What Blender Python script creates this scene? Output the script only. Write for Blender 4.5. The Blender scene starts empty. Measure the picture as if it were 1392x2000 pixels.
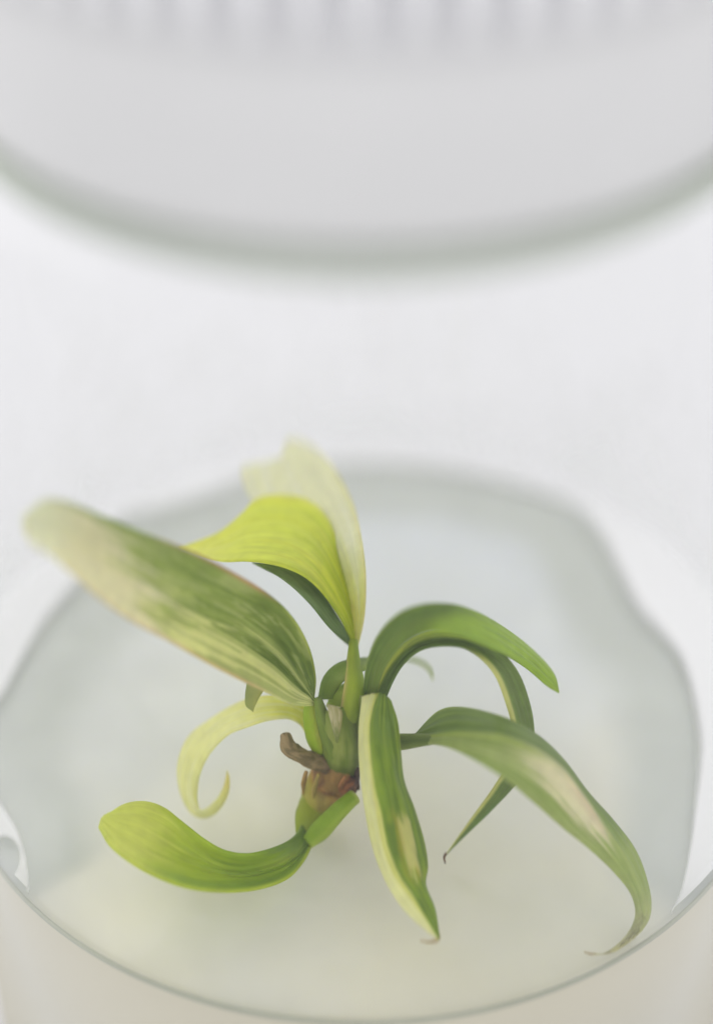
import bpy, bmesh, math
from mathutils import Vector, noise

S = 0.035                      # jar radius in metres; all lengths below are in jar radii
sc = bpy.context.scene
COL = sc.collection

# ------------------------------------------------------------------ camera
D, TH, F, PITCH, YAW = 5.0, 0.7496539, 3912.89, 0.6544535, -0.0028475
CAM = Vector((0, -D*math.cos(TH), D*math.sin(TH)))
FWD = Vector((math.sin(YAW)*math.cos(PITCH), math.cos(YAW)*math.cos(PITCH), -math.sin(PITCH)))
RIGHT = FWD.cross(Vector((0, 0, 1))).normalized()
UP = RIGHT.cross(FWD)
def ray(px, py):
    return FWD + RIGHT*((px-696)/F) - UP*((py-1000)/F)
def at(px, py, h):
    """the place at height h (jar radii above the gel) seen at that point of the photograph"""
    v = ray(px, py)
    return CAM + v*((h-CAM.z)/v.z)
cd = bpy.data.cameras.new('camera')
cam = bpy.data.objects.new('camera', cd); COL.objects.link(cam)
from mathutils import Matrix
m = Matrix((RIGHT, UP, -FWD)).transposed().to_4x4()
m.translation = CAM*S
cam.matrix_world = m
cd.sensor_fit = 'VERTICAL'; cd.sensor_height = 36; cd.sensor_width = 36*712/1024
cd.lens = F/2000*36
cd.clip_start = 0.005; cd.clip_end = 60
cd.dof.use_dof = True
cd.dof.focus_distance = (at(800, 1640, .15)-CAM).dot(FWD)*S
cd.dof.aperture_fstop = 5.7
cd.dof.aperture_ratio = 2.0
cd.dof.aperture_blades = 0
sc.camera = cam

# ------------------------------------------------------------------ light: a bright room, one broad area lamp behind left for an unseen source
w = bpy.data.worlds.new('World'); sc.world = w; w.use_nodes = True
bg = w.node_tree.nodes['Background']
bg.inputs[0].default_value = (.972, .968, 1.0, 1); bg.inputs[1].default_value = 1.07
def area(name, loc, target, size, power, col):
    l = bpy.data.lights.new(name, 'AREA'); l.shape = 'RECTANGLE'; l.size, l.size_y = size
    l.energy = power; l.color = col
    o = bpy.data.objects.new(name, l); COL.objects.link(o)
    o.location = loc
    o.rotation_euler = (Vector(target)-Vector(loc)).to_track_quat('-Z', 'Y').to_euler()
    return o
area('soft_area_light', (-0.55, 0.75, 0.85), (0, 0, 0), (0.9, 0.9), 2.2, (1.0, 0.985, 0.96))
sc.view_settings.view_transform = 'Standard'; sc.view_settings.look = 'None'
sc.view_settings.exposure = 0; sc.view_settings.gamma = 1
sc.cycles.max_bounces = 16; sc.cycles.transparent_max_bounces = 32
sc.cycles.diffuse_bounces = 6; sc.cycles.glossy_bounces = 4; sc.cycles.transmission_bounces = 10
sc.cycles.use_denoising = True

# ------------------------------------------------------------------ helpers
def lin(c):
    return tuple((x/255/12.92 if x/255 <= .04045 else ((x/255+.055)/1.055)**2.4) for x in c)
def tag(o, label=None, cat=None, kind=None, group=None):
    if label: o['label'] = label
    if cat: o['category'] = cat
    if kind: o['kind'] = kind
    if group: o['group'] = group
    return o
def mesh_obj(name, verts, faces, mat, parent=None, smooth=True, cols=None, attr='Col', grain=None):
    me = bpy.data.meshes.new(name)
    me.from_pydata([tuple(Vector(v)*S) for v in verts], [], faces)
    if smooth: me.polygons.foreach_set('use_smooth', [True]*len(me.polygons))
    if cols:
        a = me.color_attributes.new(attr, 'FLOAT_COLOR', 'POINT')
        flat = []
        for c in cols: flat += [c[0], c[1], c[2], c[3] if len(c) > 3 else 1.0]
        a.data.foreach_set('color', flat)
    if grain:
        a = me.attributes.new('Grain', 'FLOAT_VECTOR', 'POINT'); a.data.foreach_set('vector', [x for g in grain for x in g])
    me.materials.append(mat)
    o = bpy.data.objects.new(name, me); COL.objects.link(o)
    if parent: o.parent = parent
    return o
def empty(name, label, cat, loc=(0, 0, 0)):
    o = bpy.data.objects.new(name, None); COL.objects.link(o)
    o.empty_display_size = 0.005
    return tag(o, label, cat)
def catmull(pts, n):
    """n points evenly spaced by length on a smooth curve through pts (tuples of any dimension)"""
    if len(pts) == 1: return [Vector(pts[0])]*n
    P = [Vector(p) for p in pts]
    P = [2*P[0]-P[1]] + P + [2*P[-1]-P[-2]]
    out = []
    K = 14
    for i in range(1, len(P)-2):
        a, b, c, d = P[i-1:i+3]
        for k in range(K):
            t = k/K
            out.append(.5*((2*b)+(c-a)*t+(2*a-5*b+4*c-d)*t*t+(3*b-a-3*c+d)*t**3))
    out.append(P[-2])
    L = [0]
    for i in range(1, len(out)): L.append(L[-1]+(out[i]-out[i-1]).length)
    res = []; j = 0
    for i in range(n):
        s = L[-1]*i/(n-1)
        while j < len(L)-2 and L[j+1] < s: j += 1
        t = (s-L[j])/max(1e-9, L[j+1]-L[j])
        res.append(out[j].lerp(out[j+1], min(1, t)))
    return res
def scal(vals, u):
    """smooth scalar through evenly spaced vals"""
    if not isinstance(vals, (list, tuple)): return vals
    x = u*(len(vals)-1); i = min(int(x), len(vals)-2); t = x-i
    g = lambda k: vals[max(0, min(len(vals)-1, k))]
    a, b, c, d = g(i-1), g(i), g(i+1), g(i+2)
    return .5*((2*b)+(c-a)*t+(2*a-5*b+4*c-d)*t*t+(3*b-a-3*c+d)*t**3)
def sm(a, b, x):
    t = max(0, min(1, (x-a)/(b-a))); return t*t*(3-2*t)
def mix(a, b, t):
    t = max(0, min(1, t)); return tuple(a[i]*(1-t)+b[i]*t for i in range(3))
def fbm(x, y, z=0, o=4):
    return 1.5*noise.fractal(Vector((x, y, z)), 1.0, 2.0, o)   # about -1..1

# ------------------------------------------------------------------ materials
def new_mat(name):
    m = bpy.data.materials.new(name); m.use_nodes = True
    nt = m.node_tree; p = nt.nodes['Principled BSDF']
    return m, nt, p
def N(nt, t, **kw):
    n = nt.nodes.new(t)
    for k, v in kw.items(): setattr(n, k, v)
    return n
def plain(name, col, rough=.5, **inp):
    m, nt, p = new_mat(name)
    tc = N(nt, 'ShaderNodeTexCoord'); nz = N(nt, 'ShaderNodeTexNoise'); nz.inputs['Scale'].default_value = inp.pop('scale', 60)
    nz.inputs['Detail'].default_value = 5
    nt.links.new(tc.outputs['Object'], nz.inputs['Vector'])
    r = N(nt, 'ShaderNodeValToRGB')
    v = inp.pop('var', .05)
    r.color_ramp.elements[0].position = .3; r.color_ramp.elements[1].position = .7
    r.color_ramp.elements[0].color = tuple(c*(1-v) for c in col)+(1,)
    r.color_ramp.elements[1].color = tuple(min(1, c*(1+v)) for c in col)+(1,)
    nt.links.new(nz.outputs['Fac'], r.inputs['Fac']); nt.links.new(r.outputs['Color'], p.inputs['Base Color'])
    p.inputs['Roughness'].default_value = rough
    for k, x in inp.items(): p.inputs[k.replace('_', ' ')].default_value = x
    return m, nt, p

def let_through(m, fac, col):
    nt = m.node_tree; p = nt.nodes['Principled BSDF']
    tl = N(nt, 'ShaderNodeBsdfTranslucent'); tl.inputs[0].default_value = col+(1,)
    ms = N(nt, 'ShaderNodeMixShader'); ms.inputs[0].default_value = fac
    nt.links.new(p.outputs[0], ms.inputs[1]); nt.links.new(tl.outputs[0], ms.inputs[2])
    nt.links.new(ms.outputs[0], nt.nodes['Material Output'].inputs['Surface'])
def leaf_material():
    m, nt, p = new_mat('leaf_tissue')
    at_ = N(nt, 'ShaderNodeAttribute'); at_.attribute_name = 'Col'
    tc = N(nt, 'ShaderNodeTexCoord')
    nz = N(nt, 'ShaderNodeTexNoise'); nz.inputs['Scale'].default_value = 900; nz.inputs['Detail'].default_value = 4
    nt.links.new(tc.outputs['Object'], nz.inputs['Vector'])
    mr = N(nt, 'ShaderNodeMapRange'); mr.inputs['From Min'].default_value = .3; mr.inputs['From Max'].default_value = .7
    mr.inputs['To Min'].default_value = .93; mr.inputs['To Max'].default_value = 1.06
    nt.links.new(nz.outputs['Fac'], mr.inputs['Value'])
    # parallel veins and fine irregular streaks that follow the blade
    gr = N(nt, 'ShaderNodeAttribute'); gr.attribute_name = 'Grain'
    mp = N(nt, 'ShaderNodeMapping'); mp.inputs['Scale'].default_value = (4, 55, 1)
    nt.links.new(gr.outputs['Vector'], mp.inputs['Vector'])
    vn = N(nt, 'ShaderNodeTexNoise'); vn.inputs['Scale'].default_value = 1; vn.inputs['Detail'].default_value = 3
    nt.links.new(mp.outputs[0], vn.inputs['Vector'])
    vr = N(nt, 'ShaderNodeMapRange'); vr.inputs['From Min'].default_value = .3; vr.inputs['From Max'].default_value = .7
    vr.inputs['To Min'].default_value = .92; vr.inputs['To Max'].default_value = 1.07
    nt.links.new(vn.outputs['Fac'], vr.inputs['Value'])
    mm = N(nt, 'ShaderNodeMath', operation='MULTIPLY'); nt.links.new(mr.outputs['Result'], mm.inputs[0]); nt.links.new(vr.outputs['Result'], mm.inputs[1])
    mr = mm
    mx = N(nt, 'ShaderNodeVectorMath', operation='SCALE')
    nt.links.new(at_.outputs['Color'], mx.inputs[0]); nt.links.new(mr.outputs[0], mx.inputs['Scale'])
    nt.links.new(mx.outputs['Vector'], p.inputs['Base Color'])
    p.inputs['Roughness'].default_value = .42
    p.inputs['Subsurface Weight'].default_value = .25
    p.inputs['Subsurface Radius'].default_value = (.8, 1.0, .25)
    p.inputs['Subsurface Scale'].default_value = .0003
    p.inputs['Specular IOR Level'].default_value = .3
    bp = N(nt, 'ShaderNodeBump'); bp.inputs['Strength'].default_value = .25; bp.inputs['Distance'].default_value = .0001
    ah = N(nt, 'ShaderNodeMath', operation='ADD'); nt.links.new(nz.outputs['Fac'], ah.inputs[0]); nt.links.new(vn.outputs['Fac'], ah.inputs[1])
    nt.links.new(ah.outputs[0], bp.inputs['Height']); nt.links.new(bp.outputs['Normal'], p.inputs['Normal'])
    tl = N(nt, 'ShaderNodeBsdfTranslucent'); nt.links.new(mx.outputs['Vector'], tl.inputs['Color'])
    ms = N(nt, 'ShaderNodeMixShader'); ms.inputs[0].default_value = .32
    nt.links.new(p.outputs[0], ms.inputs[1]); nt.links.new(tl.outputs[0], ms.inputs[2])
    nt.links.new(ms.outputs[0], nt.nodes['Material Output'].inputs['Surface'])
    return m
LEAF = leaf_material()

def glass_material(name, tint, k0=.04, kmax=.85):
    """a clear wall: lets light straight through and mirrors more at grazing angles"""
    m = bpy.data.materials.new(name); m.use_nodes = True; nt = m.node_tree
    nt.nodes.remove(nt.nodes['Principled BSDF']); out = nt.nodes['Material Output']
    lw = N(nt, 'ShaderNodeLayerWeight'); lw.inputs['Blend'].default_value = .5
    pw = N(nt, 'ShaderNodeMath', operation='POWER'); pw.inputs[1].default_value = 5
    nt.links.new(lw.outputs['Facing'], pw.inputs[0])
    mr = N(nt, 'ShaderNodeMapRange'); mr.inputs['To Min'].default_value = k0; mr.inputs['To Max'].default_value = kmax
    nt.links.new(pw.outputs[0], mr.inputs['Value'])
    tr = N(nt, 'ShaderNodeBsdfTransparent'); tr.inputs[0].default_value = tint+(1,)
    gl = N(nt, 'ShaderNodeBsdfGlossy'); gl.inputs['Roughness'].default_value = .03
    gl.inputs['Color'].default_value = (.95, .97, .96, 1)
    mx = N(nt, 'ShaderNodeMixShader')
    nt.links.new(mr.outputs[0], mx.inputs[0]); nt.links.new(tr.outputs[0], mx.inputs[1]); nt.links.new(gl.outputs[0], mx.inputs[2])
    nt.links.new(mx.outputs[0], out.inputs[0])
    return m
GLASS = glass_material('clear_glass', (.989, .989, .987), .02, .4)

def gel_material():
    m, nt, p = new_mat('agar')
    tc = N(nt, 'ShaderNodeTexCoord')
    nz = N(nt, 'ShaderNodeTexNoise'); nz.inputs['Scale'].default_value = 34; nz.inputs['Detail'].default_value = 3
    nt.links.new(tc.outputs['Object'], nz.inputs['Vector'])
    sep = N(nt, 'ShaderNodeSeparateXYZ'); nt.links.new(tc.outputs['Object'], sep.inputs[0])
    # the medium is yellower towards the front and bluer grey behind
    ad = N(nt, 'ShaderNodeMath', operation='MULTIPLY_ADD'); ad.inputs[1].default_value = -14/1.0; ad.inputs[2].default_value = .1
    nt.links.new(sep.outputs['Y'], ad.inputs[0])
    ad2 = N(nt, 'ShaderNodeMath', operation='MULTIPLY_ADD'); ad2.inputs[1].default_value = .9
    nt.links.new(nz.outputs['Fac'], ad2.inputs[0]); nt.links.new(ad.outputs[0], ad2.inputs[2])
    r = N(nt, 'ShaderNodeValToRGB'); cr = r.color_ramp
    cr.elements[0].position = .25; cr.elements[0].color = lin((224, 228, 228))+(1,)
    cr.elements[1].position = 1.2 if False else 1.0; cr.elements[1].color = lin((230, 227, 206))+(1,)
    e = cr.elements.new(.6); e.color = lin((225, 227, 220))+(1,)
    nt.links.new(ad2.outputs[0], r.inputs['Fac'])
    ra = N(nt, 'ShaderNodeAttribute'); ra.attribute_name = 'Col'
    cl = N(nt, 'ShaderNodeTexNoise'); cl.inputs['Scale'].default_value = 75; cl.inputs['Detail'].default_value = 4; cl.inputs['Distortion'].default_value = 1.2
    nt.links.new(tc.outputs['Object'], cl.inputs['Vector'])
    cm = N(nt, 'ShaderNodeMapRange'); cm.inputs['From Min'].default_value = .3; cm.inputs['From Max'].default_value = .7; cm.inputs['To Min'].default_value = .95; cm.inputs['To Max'].default_value = 1.03
    nt.links.new(cl.outputs['Fac'], cm.inputs['Value'])
    cs = N(nt, 'ShaderNodeVectorMath', operation='SCALE'); nt.links.new(cm.outputs[0], cs.inputs['Scale'])
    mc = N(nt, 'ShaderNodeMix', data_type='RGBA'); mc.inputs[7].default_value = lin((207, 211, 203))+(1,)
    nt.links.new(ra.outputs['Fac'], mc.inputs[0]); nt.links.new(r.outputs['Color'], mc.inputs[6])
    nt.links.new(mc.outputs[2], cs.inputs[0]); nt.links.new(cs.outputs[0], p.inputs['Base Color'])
    p.inputs['Roughness'].default_value = .12
    p.inputs['Subsurface Weight'].default_value = .5
    p.inputs['Subsurface Radius'].default_value = (1, 1, .8); p.inputs['Subsurface Scale'].default_value = .006
    p.inputs['IOR'].default_value = 1.34
    n2 = N(nt, 'ShaderNodeTexNoise'); n2.inputs['Scale'].default_value = 90; n2.inputs['Detail'].default_value = 2
    nt.links.new(tc.outputs['Object'], n2.inputs['Vector'])
    bp = N(nt, 'ShaderNodeBump'); bp.inputs['Strength'].default_value = .35; bp.inputs['Distance'].default_value = .002
    nt.links.new(n2.outputs['Fac'], bp.inputs['Height']); nt.links.new(bp.outputs['Normal'], p.inputs['Normal'])
    return m
GEL = gel_material()

# ------------------------------------------------------------------ table
tm, _, _ = plain('white_table', lin((228, 228, 229)), .55, scale=9, var=.025)
GD = 1.35   # gel depth
tv = []; tf = []
R0 = 60; n = 24
for j in range(n+1):
    for i in range(n+1): tv.append((-R0+2*R0*i/n, -R0+2*R0*j/n, -GD-.1))
for j in range(n):
    for i in range(n):
        a = j*(n+1)+i; tf.append((a, a+1, a+n+2, a+n+1))
tag(mesh_obj('table_top', tv, tf, tm), 'plain white out of focus table top under the glass jar', kind='structure')

# ------------------------------------------------------------------ lathe
def lathe(name, prof, mat, parent=None, seg=192, closed=False, wob=None):
    v = []; f = []; k = len(prof)
    for i in range(seg):
        a = 2*math.pi*i/seg
        for r, z in prof: v.append((r*math.cos(a), r*math.sin(a), z))
    rng = range(k if closed else k-1)
    for i in range(seg):
        for j in rng:
            a = i*k+j; b = i*k+(j+1) % k; c = ((i+1) % seg)*k+(j+1) % k; d = ((i+1) % seg)*k+j
            f.append((a, d, c, b))
    return mesh_obj(name, v, f, mat, parent)

RH = 1.712    # height of the collar under the cap
jar = empty('glass_jar', 'clear glass culture jar holding pale gel and the variegated plantlet', 'jar')
wallp = [(1.0, -GD-.04), (1.0, RH-.16), (.99, RH-.11), (.95, RH-.06), (.87, RH-.02), (.78, RH+.02)]
lathe('jar_wall', wallp+[(r-.03, z-.008) for r, z in wallp[::-1]], GLASS, jar, closed=True)
lathe('jar_base', [(0.001, -GD-.1), (.95, -GD-.1), (1.0, -GD-.045), (.0015, -GD-.045)], GLASS, jar)
GRIM, _, gp = plain('green_glass_edge', lin((190, 196, 184)), .12, var=.04)
prof = []
for i in range(16):
    a = 2*math.pi*i/16; prof.append((.785+.024*math.cos(a), RH+.026*math.sin(a)))
lathe('glass_collar', prof, GRIM, jar, closed=True)
FROST, fnt, fp = plain('frosted_neck', lin((222, 222, 220)), .35, var=.02)
lathe('jar_neck', [(.775, RH+.02), (.785, RH+.06), (.785, RH+.20), (.795, RH+.25), (.795, RH+.48), (.75, RH+.48), (.75, RH+.02)], FROST, jar, closed=True)

# ------------------------------------------------------------------ cap with ribs
CAPM, cnt, cp = plain('white_cap_plastic', lin((228, 228, 229)), .4, var=.02)
cap = empty('screw_cap', 'white ribbed screw cap closing the top of the jar, far out of focus', 'cap')
CB = RH+.395
lathe('cap_skirt', [(.80, CB), (.81, CB+.015), (.81, CB+.55), (.78, CB+.62), (.001, CB+.62), (.001, CB+.57), (.77, CB+.57), (.775, CB+.5), (.796, CB)], CAPM, cap)
let_through(CAPM, .12, (.95, .95, .95))
rv = []; rf = []
w_, dp = .017, .05
ring = []
for (x, y) in [(-w_, -.01), (-w_*.5, dp*.8), (0, dp), (w_*.5, dp*.8), (w_, -.01)]: ring.append((x, y))
z0, z1 = CB+.02, CB+.5
for z in (z0, z0+.02, z1): 
    for (x, y) in ring: rv.append((.81+(y if z != z0 else -.005), x, z))
for j in range(2):
    for i in range(4):
        a = j*5+i; rf.append((a, a+1, a+6, a+5))
rf.append((10, 11, 12, 13, 14))
RIBM, _, _ = plain('highlight_rib_plastic', lin((252, 252, 252)), .25, var=.01)  # whiter than the cap: bright streaks of light put into the rib colour
rib0 = mesh_obj('rib', rv, rf, RIBM, cap)
NR = 60
for i in range(1, NR):
    o = rib0.copy(); COL.objects.link(o); o.parent = cap; o.rotation_euler = (0, 0, 2*math.pi*i/NR)

# ------------------------------------------------------------------ gel
gel = empty('agar_gel', 'pale grey green gel filling the bottom of the glass jar', 'gel')
def outline_px():
    return [(0, 1398), (22, 1365), (60, 1295), (110, 1230), (180, 1160), (215, 1100), (262, 1045), (330, 1028), (420, 1000), (520, 960), (600, 945), (690, 938), (800, 936), (880, 942), (960, 962), (1050, 988), (1110, 1025), (1155, 1080), (1185, 1140), (1222, 1205), (1270, 1252), (1318, 1302), (1345, 1380), (1358, 1470), (1360, 1560), (1350, 1660), (1330, 1760), (1305, 1815)]
LO = [(0, 1398), (-30, 1470), (-22, 1535), (4, 1590), (32, 1640), (48, 1690), (56, 1740), (58, 1792)]
poly = [at(x, y, 0) for x, y in (LO[::-1]+outline_px()[1:])]
poly = catmull([tuple(p) for p in poly], 240)
OUT = sorted([((math.atan2(p.y, p.x)-(-math.pi/2)) % (2*math.pi), math.hypot(p.x, p.y)) for p in poly])
def rout(a):
    a = (a+math.pi/2) % (2*math.pi)
    if a <= OUT[0][0] or a >= OUT[-1][0]: return .999
    import bisect
    i = bisect.bisect_left(OUT, (a,)); p, q = OUT[i-1], OUT[min(i, len(OUT)-1)]
    t = (a-p[0])/max(1e-9, q[0]-p[0]); return min(.999, p[1]*(1-t)+q[1]*t)
def gel_top():
    NA, NRr = 256, 60
    v = [(0, 0, 0)]; f = []; cc = [(0, 0, 0)]
    def gh(r, a, x, y):
        ro = min(.93, rout(a))
        d = ro-r
        h = .016*sm(.30, .0, d)*sm(.99, .92, rout(a)) + .005*fbm(x*2.2, y*2.2)*sm(1.0, .8, r)
        return h
    for j in range(1, NRr+1):
        r = .985*(j/NRr)**.8
        for i in range(NA):
            a = 2*math.pi*i/NA; x, y = r*math.cos(a), r*math.sin(a)
            v.append((x, y, gh(r, a, x, y) if j < NRr else .012))
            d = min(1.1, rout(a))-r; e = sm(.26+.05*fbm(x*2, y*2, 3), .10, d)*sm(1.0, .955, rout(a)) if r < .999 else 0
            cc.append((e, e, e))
    for i in range(NA): f.append((0, 1+i, 1+(i+1) % NA))
    for j in range(NRr-1):
        for i in range(NA):
            a = 1+j*NA+i; b = 1+j*NA+(i+1) % NA; f.append((a, a+NA, b+NA, b))
    return v, f, cc
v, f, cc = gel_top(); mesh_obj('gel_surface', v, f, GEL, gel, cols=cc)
GELB, _, _ = plain('agar_body', lin((211, 206, 185)), .5, scale=30, var=.04, Specular_IOR_Level=.15)
lathe('gel_body', [(.985, .012), (.985, -GD), (.001, -GD-.02)], GELB, gel)
# thin darker line where the gel meets the glass
MEN, _, _ = plain('gel_edge', lin((172, 175, 155)), .5, var=.08)
pr = [(.989+.005*math.cos(t*math.pi/4), .011+.0065*math.sin(t*math.pi/4)) for t in range(8)]
lathe('gel_edge_line', pr, MEN, gel, closed=True)

# added white sheet standing in for bright glass and glare beside the gel
GLARE, nt, p = new_mat('glare_sheet')
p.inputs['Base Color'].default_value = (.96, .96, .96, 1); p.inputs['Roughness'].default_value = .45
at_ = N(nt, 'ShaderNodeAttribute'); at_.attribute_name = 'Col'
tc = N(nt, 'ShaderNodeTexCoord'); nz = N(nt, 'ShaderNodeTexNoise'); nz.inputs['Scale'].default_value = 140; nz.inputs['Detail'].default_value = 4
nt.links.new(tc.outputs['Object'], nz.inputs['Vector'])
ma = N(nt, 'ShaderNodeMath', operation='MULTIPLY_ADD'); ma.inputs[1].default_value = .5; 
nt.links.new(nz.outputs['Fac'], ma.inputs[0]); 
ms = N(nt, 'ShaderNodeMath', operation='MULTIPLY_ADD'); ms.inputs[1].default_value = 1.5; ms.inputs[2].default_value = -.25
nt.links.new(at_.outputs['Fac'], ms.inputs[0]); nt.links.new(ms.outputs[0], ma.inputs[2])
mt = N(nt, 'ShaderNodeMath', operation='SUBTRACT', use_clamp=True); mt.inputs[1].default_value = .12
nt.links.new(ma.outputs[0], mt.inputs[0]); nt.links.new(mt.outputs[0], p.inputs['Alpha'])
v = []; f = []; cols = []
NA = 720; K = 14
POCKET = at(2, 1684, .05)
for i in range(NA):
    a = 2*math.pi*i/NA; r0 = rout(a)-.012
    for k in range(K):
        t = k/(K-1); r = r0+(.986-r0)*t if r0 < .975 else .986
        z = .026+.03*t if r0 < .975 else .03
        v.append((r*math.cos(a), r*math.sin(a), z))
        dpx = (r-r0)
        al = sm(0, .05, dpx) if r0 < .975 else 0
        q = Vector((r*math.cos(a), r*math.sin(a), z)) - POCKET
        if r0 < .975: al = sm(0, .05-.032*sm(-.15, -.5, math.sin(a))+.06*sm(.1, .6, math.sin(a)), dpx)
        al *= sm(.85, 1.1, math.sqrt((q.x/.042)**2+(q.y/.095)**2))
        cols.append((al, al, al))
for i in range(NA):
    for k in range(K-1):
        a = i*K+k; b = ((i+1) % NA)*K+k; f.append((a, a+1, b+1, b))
mesh_obj('glare_sheet', v, f, GLARE, gel, cols=cols)

# faint white haze added on the wall to blend the glare sheet's edge
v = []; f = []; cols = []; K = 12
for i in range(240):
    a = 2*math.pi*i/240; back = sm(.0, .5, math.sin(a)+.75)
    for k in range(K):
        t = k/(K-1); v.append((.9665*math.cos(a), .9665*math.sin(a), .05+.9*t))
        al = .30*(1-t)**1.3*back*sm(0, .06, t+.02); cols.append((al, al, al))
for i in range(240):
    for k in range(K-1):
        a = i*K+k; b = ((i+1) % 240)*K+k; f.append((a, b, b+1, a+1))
o = mesh_obj('added_haze', v, f, GLARE, jar, cols=cols)

# ------------------------------------------------------------------ plantlet
plant = empty('plantlet', 'variegated green and cream rooted plantlet with curling leaves standing on the gel', 'plant')
WH = (232, 232, 232)
def inside(p):
    """slides a point back along its sight line until it lies within the jar and above the gel"""
    v = (p-CAM).normalized()
    for _ in range(200):
        if math.hypot(p.x, p.y) <= .968 or p.y > 0 or p.z < .03: break
        p = p+v*.01
    return p
SEED = [0]
def leafcol(c):
    r, g, b = lin(c)
    k = max(0, min(1, 3.2*(g-r)/max(g, 1e-4)))          # greens a little brighter and yellower than creams
    return (min(.9, r*(1.32+.16*k)), min(.9, g*(1.30+.04*k)), min(.9, b*(1.22-.22*k)))
def ribbon(name, L, M, R, h, hl=0, hr=0, n=64, k=16, crease=0, top=None, bot=None, th=.012, label=None, parent=plant, wave=0):
    """a blade: L, M, R are its left edge, midrib and right edge, h the height above the gel along it"""
    Lp, Rp = catmull(L, n), catmull(R, n)
    Mp = catmull(M, n) if M else [(a+b)/2 for a, b in zip(Lp, Rp)]
    rows = []
    for i in range(n):
        u = i/(n-1); hm = scal(h, u)
        l = at(Lp[i].x, Lp[i].y, hm+scal(hl, u)); c = at(Mp[i].x, Mp[i].y, hm); r = at(Rp[i].x, Rp[i].y, hm+scal(hr, u))
        row = []
        for j in range(k+1):
            v = j/k
            q = l*((1-v)*(1-2*v)) + c*(4*v*(1-v)) + r*(v*(2*v-1))
            s = l.lerp(c, 2*v) if v < .5 else c.lerp(r, 2*v-1)
            row.append(inside(q.lerp(s, crease)))
        rows.append(row)
    verts = []; cols = []; faces = []; grain = []; SEED[0] += 7.3
    nr = []
    for i in range(n):
        ln = []
        for j in range(k+1):
            du = rows[min(i+1, n-1)][j]-rows[max(i-1, 0)][j]; dv = rows[i][min(j+1, k)]-rows[i][max(j-1, 0)]
            x = du.cross(dv)
            if x.length < 1e-9: x = Vector((0, 0, 1))
            x.normalize()
            if x.dot(CAM-rows[i][j]) < 0 and False: x = -x
            ln.append(x)
        nr.append(ln)
    # which side of the sheet is the one drawn towards the viewer of the photograph
    mid = nr[n//2][k//2]
    sgn = 1 if mid.dot(CAM-rows[n//2][k//2]) > 0 else -1
    for side in (1, -1):
        for i in range(n):
            u = i/(n-1)
            for j in range(k+1):
                v = j/k
                wd = (rows[i][0]-rows[i][k]).length
                t = min(th, wd*.35)*(.25+.75*(1-(2*v-1)**4))*.5
                rib = .35*t*(math.sin(v*math.pi*9+2*fbm(u*2, v*2, 5)))*.5 if side == 1 else 0
                verts.append(rows[i][j]+nr[i][j]*sgn*side*(t+rib))
                fn = (top if side == 1 else (bot or top))
                c = fn(u, v); cols.append(leafcol(c)); grain.append((u, v, SEED[0]))
    o2 = n*(k+1)
    for i in range(n-1):
        for j in range(k):
            a = i*(k+1)+j; q = (a, a+1, a+k+2, a+k+1)
            faces.append(q if sgn > 0 else q[::-1]); faces.append(tuple(x+o2 for x in (q[::-1] if sgn > 0 else q)))
    for i in range(n-1):
        for j in (0, k):
            a = i*(k+1)+j; b = a+k+1; q = (a, b, b+o2, a+o2); faces.append(q if (j == 0) == (sgn > 0) else q[::-1])
    for i in (0, n-1):
        for j in range(k):
            a = i*(k+1)+j; b = a+1; q = (a, b, b+o2, a+o2); faces.append(q[::-1] if i == 0 else q)
    o = mesh_obj(name, verts, faces, LEAF, parent, cols=cols, grain=grain)
    if label: o['label'] = label
    return o

def tube(name, P, rad, h, top, n=48, k=20, label=None, parent=plant, flat=1.0, bump=0, mat=None):
    """a stem: P its line in the photograph, rad its half width there, h its height above the gel"""
    C_ = catmull(P, n); verts = []; cols = []; faces = []; grain = []; SEED[0] += 7.3
    pts = [inside(at(C_[i].x, C_[i].y, scal(h, i/(n-1)))) for i in range(n)]
    for i in range(n):
        u = i/(n-1); T = (pts[min(i+1, n-1)]-pts[max(i-1, 0)]).normalized()
        dep = (pts[i]-CAM).dot(FWD); r = scal(rad, u)*dep/F
        view = (CAM-pts[i]).normalized()
        X = T.cross(view).normalized(); Y = X.cross(T).normalized()
        for j in range(k):
            a = 2*math.pi*j/k
            rr = r*(1+bump*fbm(math.cos(a)*1.5+u*3, math.sin(a)*1.5, u*4))
            verts.append(pts[i]+X*math.cos(a)*rr+Y*math.sin(a)*rr*flat)
            cols.append(leafcol(top(u, .5-.5*math.cos(a)))); grain.append((u, (.5-.5*math.cos(a))*.5, SEED[0]))     # v runs from one side of the stem to the other
    for i in range(n-1):
        for j in range(k):
            a = i*k+j; b = i*k+(j+1) % k; faces.append((a, b, b+k, a+k))
    faces.append(tuple(range(k))[::-1]); faces.append(tuple((n-1)*k+j for j in range(k)))
    o = mesh_obj(name, verts, faces, mat or LEAF, parent, cols=cols, grain=grain)
    if label: o['label'] = label
    return o

DK = (92, 122, 52); MD = (128, 160, 66); LT = (165, 190, 84); CR = (218, 214, 158); PALE = (205, 205, 165)
BLUE = (105, 130, 95); YL = (196, 204, 48); GR = (120, 150, 40)

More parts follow.
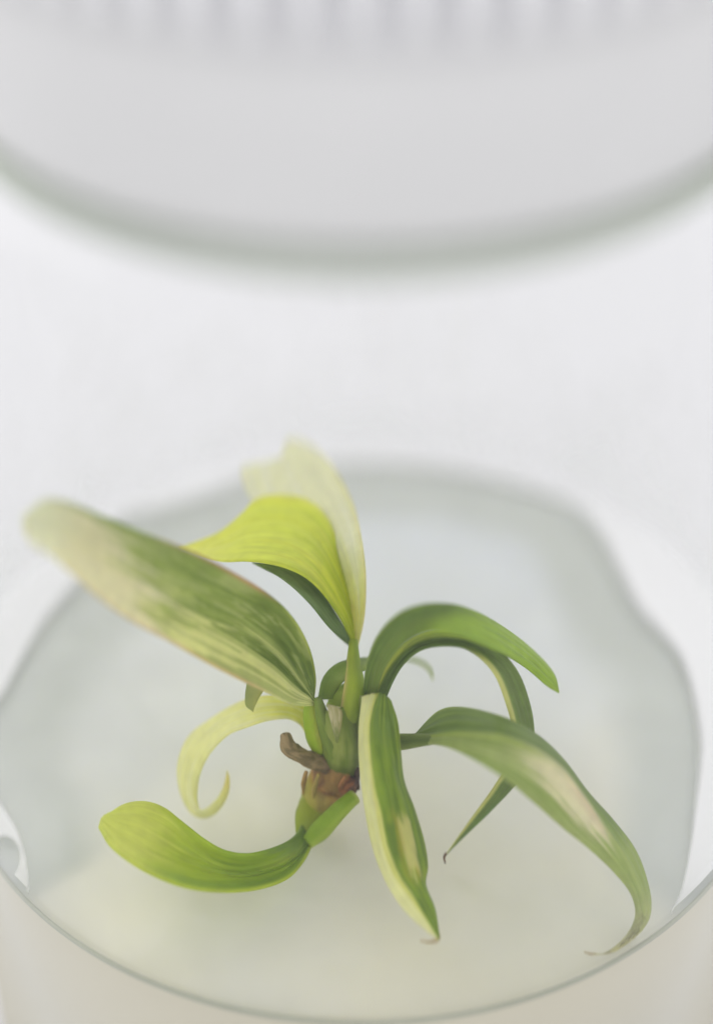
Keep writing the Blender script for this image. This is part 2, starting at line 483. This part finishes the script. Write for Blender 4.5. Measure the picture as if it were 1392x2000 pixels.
# --- leaf A: the big variegated blade pointing up left
def cA(u, v):
    # u 0 base .. 1 tip ; v 0 upper edge .. 1 lower edge
    w1 = fbm(u*3.2, v*9, 1); w2 = fbm(u*2.4+4, v*26, 2); w3 = fbm(u*9, v*9, 9)
    c = mix((92, 118, 44), (140, 162, 86), sm(.08, .36, u+.12*w3))
    c = mix(c, (164, 178, 122), .6*sm(.0, .3, w3+.3*w2))
    c = mix(c, (112, 138, 62), .7*sm(.0, .22, fbm(u*7, v*16, 15))*sm(.7, .5, u))
    pale = mix((214, 216, 152), (222, 214, 180), sm(.4, .9, u))
    s = sm(.66, .71, v+.09*w1+.05*w2)                       # cream lower half
    c = mix(c, pale, .95*s)
    st = sm(.12, .26, w2+.1)*sm(.42, .55, v)                # green streaks inside the cream
    c = mix(c, (142, 160, 92), .55*st*s)
    st2 = math.exp(-((v-.50-.04*w1)/.055)**2)*sm(.45, .22, u)   # pale stripe next to the midrib
    c = mix(c, (200, 208, 140), .85*st2)
    c = mix(c, (206, 212, 146), .8*sm(.0, .3, fbm(u*6+2, v*7, 7))*math.exp(-((u-.42)/.12)**2)*math.exp(-((v-.5)/.16)**2))
    c = mix(c, (220, 214, 184), .85*sm(.60, .72, u+.10*w1+.30*(v-.4)))
    c = mix(c, (140, 165, 110), .7*sm(.1, .02, v)*sm(.5, .8, u))
    c = mix(c, (214, 220, 200), .8*sm(.80, .98, u))
    red = sm(.05, .0, v)*sm(.25, .35, u)*sm(.68, .55, u)
    c = mix(c, (196, 140, 96), .75*red)
    red = sm(.965, 1.0, v)*sm(.1, .2, u)*sm(.85, .7, u)
    c = mix(c, (200, 165, 120), .6*red)
    c = mix(c, (176, 190, 90), .6*sm(.03, .0, v)*sm(.3, .2, u))
    return c
ribbon('leaf', [(614, 1366), (616, 1320), (602, 1262), (570, 1205), (520, 1158), (430, 1104), (350, 1066), (280, 1040), (200, 1008), (130, 980), (85, 978), (42, 1012)],
       [(612, 1370), (582, 1330), (540, 1275), (470, 1218), (390, 1178), (320, 1145), (250, 1110), (180, 1070), (110, 1035), (42, 1018)],
       [(612, 1378), (570, 1376), (520, 1352), (430, 1308), (340, 1258), (255, 1212), (190, 1165), (140, 1120), (95, 1082), (60, 1060), (40, 1022)],
       h=[.40, .50, .64, .80, .95, 1.05], hl=[0, .08, .08, .04, .0, 0], hr=[0, .0, -.03, -.05, -.03, 0], n=110, k=40, crease=.35, top=cA,
       label='large leaf pointing up left, streaked green and cream with a pinkish upper edge', th=.016)

# --- leaf B: the tall cream leaf behind and its yellow folded half
def cB1(u, v):
    w = fbm(u*2, v*10, 11)
    c = mix((214, 212, 130), (232, 226, 188), sm(.08, .4, u))
    c = mix(c, (234, 228, 206), .5*sm(.1, .5, w))
    return mix(c, (216, 200, 130), .5*sm(.93, 1, v))
ribbon('leaf', [(690, 1262), (684, 1215), (655, 1130), (600, 1060), (520, 1010), (482, 962), (470, 915), (500, 908), (540, 905), (556, 868)],
       None,
       [(700, 1262), (712, 1195), (713, 1110), (700, 1020), (680, 962), (645, 905), (612, 874), (590, 862), (574, 858), (562, 860)],
       h=[.42, .50, .54, .52, .48, .44], hl=[0, -.03, -.05, -.05, 0, 0], hr=[0, .02, .05, .02, 0, 0], n=70, k=22, crease=0, top=cB1, label='tall translucent cream leaf standing at the back')
def cB2(u, v):
    w = fbm(u*2, v*12, 12)
    c = mix((160, 180, 34), (204, 216, 82), sm(.15, .55, u+.1*w))
    c = mix(c, (214, 218, 118), sm(.62, 1.0, u))
    c = mix(c, (200, 206, 60), .5*sm(0, .5, w))
    c = mix(c, (220, 220, 130), .6*sm(.12, 0, v))
    return c
ribbon('leaf', [(697, 1255), (690, 1180), (668, 1090), (642, 1015), (600, 976), (545, 966), (500, 975), (470, 1005), (430, 1038), (385, 1058), (348, 1072)],
       None,
       [(690, 1262), (668, 1215), (635, 1165), (600, 1130), (560, 1110), (520, 1100), (480, 1096), (440, 1097), (405, 1092), (370, 1082), (348, 1074)],
       h=[.42, .51, .58, .60, .58, .54], hl=[0, -.02, -.02, -.02, 0, 0], hr=[0, .02, .04, .04, .02, 0], n=80, k=24, top=cB2, label='bright yellow green leaf curving over to the left')
def cB3(u, v):
    w = fbm(u*3, v*9, 13)
    return mix(mix((98, 128, 80), (116, 142, 100), sm(.2, .9, u)), (86, 116, 62), .6*sm(-.1, .4, w))
ribbon('leaf', [(690, 1260), (664, 1212), (632, 1162), (597, 1127), (560, 1108), (525, 1101), (492, 1098)],
       None,
       [(684, 1264), (668, 1250), (640, 1222), (606, 1180), (570, 1145), (535, 1120), (492, 1100)],
       h=[.42, .50, .56, .58, .58], hl=0, hr=[0, .02, .03, .02, 0], n=50, k=12, top=cB3, label='dark blue green underside strip below the yellow leaf')

# --- leaf J: thin green arch at the back
def cJ(u, v):
    c = mix((112, 142, 62), (136, 162, 82), sm(.2, .9, v)); return mix(c, (160, 176, 104), .6*sm(.6, 1, u))
ribbon('leaf', [(620, 1366), (630, 1325), (655, 1298), (690, 1287), (740, 1284), (790, 1283), (822, 1290), (842, 1306), (847, 1326)],
       None, [(650, 1366), (658, 1348), (675, 1328), (700, 1314), (740, 1300), (790, 1291), (818, 1297), (836, 1310), (843, 1326)],
       h=[.36, .42, .42, .34, .28, .22], n=60, k=10, top=cJ, label='narrow green leaf arching behind the stem to a thin tip')
ribbon('leaf', [(636, 1380), (650, 1350), (672, 1335), (700, 1330)], None, [(672, 1382), (680, 1362), (690, 1352), (702, 1348)],
       h=[.34, .38, .38], n=24, k=8, top=lambda u, v: mix((140, 168, 60), (168, 186, 96), v), label='short light green leaf tucked behind the stem')

# --- leaf D1, D2: dark arching leaves on the right
def cD1(u, v):
    w = fbm(u*2.5, v*14, 21)
    c = mix((96, 124, 62), (110, 136, 70), sm(.3, .6, v))
    c = mix(c, (142, 176, 62), sm(.40, .56, u+.2*v-.1+.06*w))
    c = mix(c, (118, 152, 70), .6*sm(.1, .5, w))
    c = mix(c, (150, 172, 90), .5*sm(.06, 0, v)); c = mix(c, (150, 180, 90), .5*sm(.85, 1, u))
    return c
ribbon('leaf', [(708, 1366), (714, 1305), (735, 1245), (775, 1200), (825, 1180), (880, 1179), (935, 1197), (990, 1230), (1040, 1270), (1078, 1312), (1092, 1352)],
       None,
       [(730, 1372), (748, 1312), (778, 1270), (812, 1245), (850, 1235), (900, 1242), (945, 1260), (990, 1282), (1030, 1308), (1065, 1338), (1090, 1354)],
       h=[.40, .55, .66, .66, .58, .44, .36], hl=[0, .03, .03, 0, -.03, 0], n=90, k=22, top=cD1, label='arching leaf, dark at its base and bright green towards its right tip')
def cD2(u, v):
    w = fbm(u*2.5, v*10, 22)
    c = mix((84, 112, 52), (104, 128, 78), sm(.12, .35, u))
    c = mix(c, (116, 146, 84), .6*sm(.0, .5, w))
    yl = sm(.30, .0, v)*sm(.42, .32, u)
    c = mix(c, (196, 202, 84), .9*yl*sm(-.4, .1, w+.2))
    ye = sm(.80, .90, v)*sm(.30, .40, u)
    c = mix(c, (206, 206, 132), .9*ye)
    c = mix(c, (98, 136, 84), .6*sm(.75, .9, u)*sm(.6, .3, v))
    return c
ribbon('leaf', [(722, 1378), (744, 1318), (772, 1276), (806, 1248), (850, 1234), (905, 1238), (955, 1256), (995, 1290), (1022, 1335), (1040, 1400), (1040, 1460), (1015, 1520), (960, 1582), (910, 1630), (872, 1668)],
       None,
       [(748, 1380), (768, 1330), (790, 1295), (822, 1270), (862, 1262), (905, 1266), (940, 1288), (968, 1322), (988, 1375), (1000, 1425), (995, 1480), (965, 1535), (922, 1595), (890, 1640), (868, 1672)],
       h=[.40, .48, .54, .52, .44, .32, .22, .12, .04], hl=[0, .03, .03, .02, 0, -.0, 0], n=130, k=16, top=cD2, label='dark green leaf with a yellow stripe curling round to a fine point')
tube('leaf_tip', [(871, 1666), (867, 1674), (869, 1686)], [2.6, 2.2, 1.5], [.05, .04, .035], lambda u, v: (112, 84, 62), n=10, k=8)

# --- leaf E: long variegated leaf at the right
def cE(u, v):
    w = fbm(u*3, v*12, 31); w2 = fbm(u*2, v*30, 32)
    c = mix((98, 126, 56), (114, 142, 70), sm(-.3, .4, w))                      # above the fold
    if v > .46:
        lo = mix((156, 174, 116), (126, 152, 82), sm(-.1, .4, w2))
        cream = sm(.46, .50, v)*sm(.78, .70, v+.10*w+.06*w2)*sm(.22, .38, u+.1*w)*sm(.66, .54, u+.12*w)
        lo = mix(lo, (222, 214, 184), .95*cream)
        pk = sm(.35, .5, u)*sm(.66, .56, u)*sm(.65, .45, v)
        lo = mix(lo, (202, 184, 158), .5*pk)
        c = mix(c, lo, sm(.465, .505, v))
    c = mix(c, (152, 172, 104), .8*sm(.56, .66, u)); c = mix(c, (136, 164, 92), .5*sm(.0, .5, w)*sm(.5, .6, u))
    c = mix(c, (186, 184, 140), sm(.72, .92, u))
    c = mix(c, (164, 186, 90), .7*sm(.05, 0, v)*sm(.6, .4, u)); c = mix(c, (176, 190, 130), .5*sm(.95, 1, v))
    c = mix(c, (168, 188, 92), .7*math.exp(-((v-.485)/.025)**2)*sm(.35, .2, u))
    return c
ribbon('leaf', [(812, 1434), (832, 1410), (858, 1388), (890, 1381), (940, 1388), (1000, 1408), (1055, 1440), (1100, 1485), (1145, 1545), (1195, 1600), (1240, 1660), (1264, 1725), (1270, 1776), (1256, 1812), (1220, 1846), (1186, 1862), (1148, 1861)],
       [(812, 1442), (850, 1440), (890, 1438), (930, 1440), (985, 1447), (1045, 1470), (1095, 1505), (1130, 1550), (1165, 1600), (1200, 1650), (1230, 1700), (1250, 1745), (1255, 1785), (1242, 1817), (1210, 1849), (1182, 1863), (1148, 1863)],
       [(812, 1456), (845, 1454), (885, 1464), (935, 1490), (990, 1525), (1045, 1570), (1100, 1618), (1150, 1658), (1195, 1700), (1228, 1740), (1240, 1775), (1236, 1803), (1220, 1830), (1198, 1850), (1173, 1864), (1148, 1865)],
       h=[.34, .44, .50, .46, .38, .29, .19, .11, .06, .04], hl=[0, -.04, -.08, -.04, -.01, 0], hr=[0, -.04, -.08, -.04, -.01, 0], n=150, k=60, crease=.8, top=cE,
       label='long leaf drooping to the right, green above its fold and streaked cream below')
tube('petiole', [(735, 1448), (780, 1449), (815, 1446), (850, 1444)], [17, 17, 14, 10], [.30, .33, .35, .37], lambda u, v: mix((86, 108, 58), (128, 150, 84), abs(v-.5)*1.6), n=20, flat=.8)

# --- leaf I: cream curl at the left
def cI(u, v):
    w = fbm(u*2, v*9, 41)
    c = mix((208, 212, 110), (224, 222, 158), sm(.05, .4, u)); c = mix(c, (232, 228, 182), .6*sm(0, .5, w))
    c = mix(c, (206, 196, 128), .6*sm(.8, 1, u)); c = mix(c, (192, 198, 90), .7*sm(.12, 0, u))
    return mix(c, (214, 206, 130), .6*sm(.06, 0, v))
ribbon('leaf', [(622, 1425), (612, 1385), (575, 1362), (520, 1358), (465, 1372), (410, 1405), (368, 1440), (348, 1490), (350, 1540), (368, 1580), (394, 1597), (420, 1588), (442, 1560), (449, 1528), (446, 1508)],
       None,
       [(596, 1432), (585, 1415), (560, 1404), (520, 1408), (480, 1421), (445, 1436), (412, 1470), (392, 1510), (385, 1550), (388, 1578), (398, 1584), (414, 1572), (430, 1552), (439, 1528), (442, 1508)],
       h=[.26, .32, .32, .28, .22, .15, .10, .10, .12], hl=[0, .02, .0, -.03, -.04, 0], n=110, k=16, top=cI, label='cream leaf curling down to a hooked tip at the left')
ribbon('bract', [(484, 1326), (479, 1355), (480, 1378), (494, 1390)], None, [(524, 1338), (508, 1360), (498, 1380), (495, 1391)], h=[.45, .42, .40],
       n=20, k=6, top=lambda u, v: mix((138, 152, 92), (168, 172, 100), v+.2*fbm(u*3, v*3)), label='small dull green flap under the large leaf')

# --- stem and sheaths
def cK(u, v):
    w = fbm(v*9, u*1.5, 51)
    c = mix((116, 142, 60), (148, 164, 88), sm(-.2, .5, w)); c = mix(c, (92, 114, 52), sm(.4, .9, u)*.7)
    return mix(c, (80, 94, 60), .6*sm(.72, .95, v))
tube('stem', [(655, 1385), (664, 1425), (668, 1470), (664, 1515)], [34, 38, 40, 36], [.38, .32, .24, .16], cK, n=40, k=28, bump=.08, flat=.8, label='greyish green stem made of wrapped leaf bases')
tube('leaf_base', [(606, 1372), (608, 1405), (618, 1445), (636, 1482)], [12, 17, 18, 12], [.38, .34, .28, .22], lambda u, v: mix(mix((140, 172, 40), (184, 192, 92), sm(.3, .8, v+.2*fbm(v*6, u*2))), (120, 140, 60), .5*sm(.7, 1, u)), n=30, bump=.05, label='bright yellow green leaf base at the left of the stem')
tube('leaf_base', [(620, 1362), (630, 1400), (644, 1440), (655, 1480)], [8, 14, 18, 16], [.42, .37, .31, .25], lambda u, v: mix((120, 146, 64), (100, 122, 62), v+.2*fbm(v*5, u*2)), n=30, label='green ridge running down the stem')
ribbon('leaf_base', [(638, 1376), (644, 1402), (656, 1450)], None, [(664, 1382), (669, 1398), (660, 1452)], h=[.42, .39, .34], n=24, k=10, top=lambda u, v: mix(mix((190, 184, 148), (160, 156, 104), v+.6*fbm(u*4, v*8)), (118, 134, 76), sm(.35, .95, u+.3*fbm(u*5, v*5))), label='papery pale leaf base in the middle of the stem')
def cP(u, v):
    c = mix((150, 172, 52), (128, 156, 44), sm(.4, .8, v)); c = mix(c, (206, 186, 120), .8*sm(.22, .05, v)*sm(.1, .3, u))
    return mix(c, (112, 134, 66), .7*sm(.6, 1, u))
tube('petiole', [(690, 1252), (690, 1300), (692, 1340), (684, 1385), (668, 1440)], [9, 15, 21, 19, 15], [.44, .43, .42, .38, .30], cP, n=50, k=24, flat=.7, label='yellow green leaf stalk rising from the middle')
tube('petiole', [(714, 1360), (706, 1400), (694, 1440), (680, 1480)], [12, 16, 18, 16], [.42, .36, .28, .2], lambda u, v: mix((100, 124, 60), (150, 158, 90), abs(v-.4)*1.3+.2*fbm(v*5, u*2)), n=30, label='green leaf stalk at the right of the stem')
tube('petiole', [(740, 1360), (735, 1400), (722, 1440), (700, 1478)], [18, 16, 14, 12], [.42, .36, .28, .2], lambda u, v: mix((96, 118, 58), (116, 136, 66), v), n=30)

BARK, _, bp_ = new_mat('x')
BARK.name = 'brown_bark'; bt = BARK.node_tree
a_ = N(bt, 'ShaderNodeAttribute'); a_.attribute_name = 'Col'
nz = N(bt, 'ShaderNodeTexNoise'); nz.inputs['Scale'].default_value = 1500; nz.inputs['Detail'].default_value = 6
tc = N(bt, 'ShaderNodeTexCoord'); bt.links.new(tc.outputs['Object'], nz.inputs['Vector'])
bb = N(bt, 'ShaderNodeBump'); bb.inputs['Distance'].default_value = .0004; bb.inputs['Strength'].default_value = .7
bt.links.new(nz.outputs['Fac'], bb.inputs['Height']); bt.links.new(bb.outputs['Normal'], bp_.inputs['Normal'])
bt.links.new(a_.outputs['Color'], bp_.inputs['Base Color']); bp_.inputs['Roughness'].default_value = .7
def cBr(u, v):
    w = fbm(v*4, u*4, 61)
    c = mix((128, 100, 50), (158, 118, 60), sm(-.3, .4, w)); c = mix(c, (96, 66, 44), .7*sm(.05, .5, fbm(v*5, u*5, 62)))
    return mix(c, (160, 160, 60), .8*sm(.35, .8, u+.35*(.5-v)+.1*w))
tube('crown_base', [(664, 1488), (650, 1520), (634, 1552), (618, 1590)], [34, 48, 42, 30], [.2, .14, .10, .05], cBr, n=44, k=32, bump=.12, mat=BARK, label='brown scarred crown base under the stem')
tube('root_scar', [(668, 1530), (684, 1532), (700, 1530)], [16, 20, 12], [.16, .17, .17], lambda u, v: mix((136, 84, 46), (66, 48, 42), sm(.4, .8, u+.3*fbm(u*4, v*4))), n=20, bump=.25, mat=BARK)
for (x0, y0, x1, y1, r_, c_) in [(598, 1506, 592, 1552, 5, (156, 124, 66)), (700, 1500, 697, 1538, 6, (70, 54, 46)), (622, 1512, 610, 1566, 5, (160, 140, 66)), (674, 1516, 660, 1556, 5, (156, 104, 58))]:
    tube('dry_sheath', [(x0, y0), ((x0+x1)/2-2, (y0+y1)/2), (x1, y1)], [r_*.7, r_, r_*.4], [.23, .18, .12], lambda u, v, c_=c_: mix(c_, (c_[0]*.75, c_[1]*.75, c_[2]*.75), v+.6*fbm(u*3, v*5, c_[0])), n=14, k=10, flat=.5, bump=.15, mat=BARK)
def cSt(u, v):
    w = fbm(u*5, v*5, 63)
    return mix(mix((132, 114, 78), (96, 84, 48), sm(-.3, .4, w)), (92, 72, 56), sm(.65, 1, u))
tube('stub', [(556, 1436), (566, 1462), (592, 1478), (622, 1488), (650, 1498)], [11, 16, 15, 18, 18], [.30, .28, .26, .23, .20], cSt, n=40, k=24, bump=.14, mat=BARK, label='brown cut stub at the left of the stem')

# --- leaf G: bright scoop at the lower left
def cG(u, v):
    w = fbm(u*2.5, v*12, 71)
    c = mix((110, 142, 62), (128, 160, 24), sm(.2, .32, u+.05*w+.1*v))
    c = mix(c, (152, 178, 34), sm(.36, .55, u+.1*w)); c = mix(c, (194, 204, 98), sm(.60, .85, u+.05*w))
    c = mix(c, (120, 156, 48), .7*sm(.72, .86, v+.06*w)*sm(.85, .6, u)); c = mix(c, (180, 196, 60), .7*sm(.95, 1, v))
    c = mix(c, (198, 208, 104), .5*math.exp(-((v-.40)/.03)**2)*sm(.55, .7, u))
    c = mix(c, (168, 184, 92), .5*math.exp(-((v-.35)/.12)**2)*math.exp(-((u-.24)/.08)**2))
    return c
ribbon('leaf', [(596, 1570), (590, 1608), (572, 1636), (535, 1656), (485, 1668), (440, 1662), (400, 1640), (365, 1612), (325, 1580), (285, 1566), (245, 1570), (212, 1588)],
       [(612, 1590), (600, 1640), (575, 1672), (530, 1696), (470, 1708), (410, 1700), (360, 1682), (310, 1655), (265, 1630), (225, 1615), (197, 1602)],
       [(628, 1600), (612, 1640), (592, 1682), (560, 1716), (505, 1736), (440, 1742), (370, 1735), (310, 1715), (255, 1685), (215, 1652), (194, 1616)],
       h=[.07, .07, .08, .10, .14, .20, .24], hl=[0, .05, .07, .05, .02, .0], hr=[0, .0, .02, .03, .0, 0], n=110, k=28, top=cG, label='bright green spoon shaped leaf lying at the lower left', th=.02)
tube('leaf_sheath', [(640, 1530), (618, 1570), (602, 1612), (592, 1650)], [26, 34, 28, 14], [.12, .09, .08, .06], lambda u, v: mix(mix((150, 158, 56), (140, 166, 46), u), (176, 184, 90), .4*sm(.6, .9, v+.3*fbm(v*6, u*2))), n=36, k=24, flat=.6, bump=.05)
tube('side_shoot', [(600, 1646), (625, 1622), (655, 1590), (680, 1566), (692, 1556)], [14, 20, 19, 17, 15], [.08, .10, .13, .16, .17], lambda u, v: mix(mix((124, 158, 34), (150, 178, 70), sm(.5, .2, v)), (172, 186, 110), sm(.93, 1, u)), n=36, k=22, label='short green side shoot with a cut end')

# --- leaf F: the leaf hanging towards the viewer
def cF(u, v):
    w = fbm(u*4, v*10, 81); w2 = fbm(u*2.5, v*28, 82)
    c = mix((108, 138, 66), (116, 148, 34), sm(.1, .3, u)); c = mix(c, (140, 166, 60), .6*sm(.1, .5, w2))
    c = mix(c, (90, 120, 32), .7*sm(-.05, -.25, w2+.3*w))
    cr = sm(.44, .40, v+.03*w+.02*w2)
    c = mix(c, mix((222, 220, 166), (200, 204, 116), sm(.28, .4, v)+.3*w2), cr)
    pz = sm(.135, .09, abs(v-.72-.04*w-.03*w2))*sm(.46, .52, u+.05*w)*sm(.74, .70, u+.05*w2)
    c = mix(c, (198, 196, 120), .95*min(1, 1.3*pz))
    og = math.exp(-((v-.56)/.05)**2)*sm(.42, .5, u)*sm(.8, .7, u)+math.exp(-((u-.72)/.03)**2)*math.exp(-((v-.75)/.15)**2)
    c = mix(c, (176, 152, 40), .5*min(1, og)*sm(-.4, .2, w))
    c = mix(c, (162, 182, 84), .6*sm(.94, 1, v))
    return c
ribbon('leaf', [(706, 1362), (702, 1420), (703, 1490), (712, 1570), (726, 1645), (748, 1708), (782, 1768), (820, 1808), (853, 1834)],
       [(742, 1358), (732, 1420), (740, 1500), (754, 1570), (766, 1640), (784, 1700), (812, 1752), (836, 1795), (856, 1834)],
       [(764, 1368), (776, 1410), (782, 1470), (788, 1525), (808, 1580), (826, 1640), (834, 1690), (830, 1728), (848, 1775), (859, 1832)],
       h=[.44, .42, .38, .31, .24, .17, .12], hl=[0, -.05, -.07, -.06, -.02, 0], hr=[0, -.04, -.06, -.06, -.02, 0], n=110, k=36, crease=.5, top=cF, label='leaf hanging towards the viewer, cream along its left side and green on the right', th=.018)
tube('leaf_tip', [(857, 1826), (853, 1836), (838, 1840), (820, 1837)], [4, 3.4, 2.2, 1.3], [.12, .11, .10, .10], lambda u, v: (176, 156, 112), n=16, k=8)
tube('leaf_tip', [(1162, 1863), (1152, 1863), (1140, 1859)], [2.6, 1.8, 1.2], [.045, .045, .045], lambda u, v: (168, 148, 100), n=10, k=8)
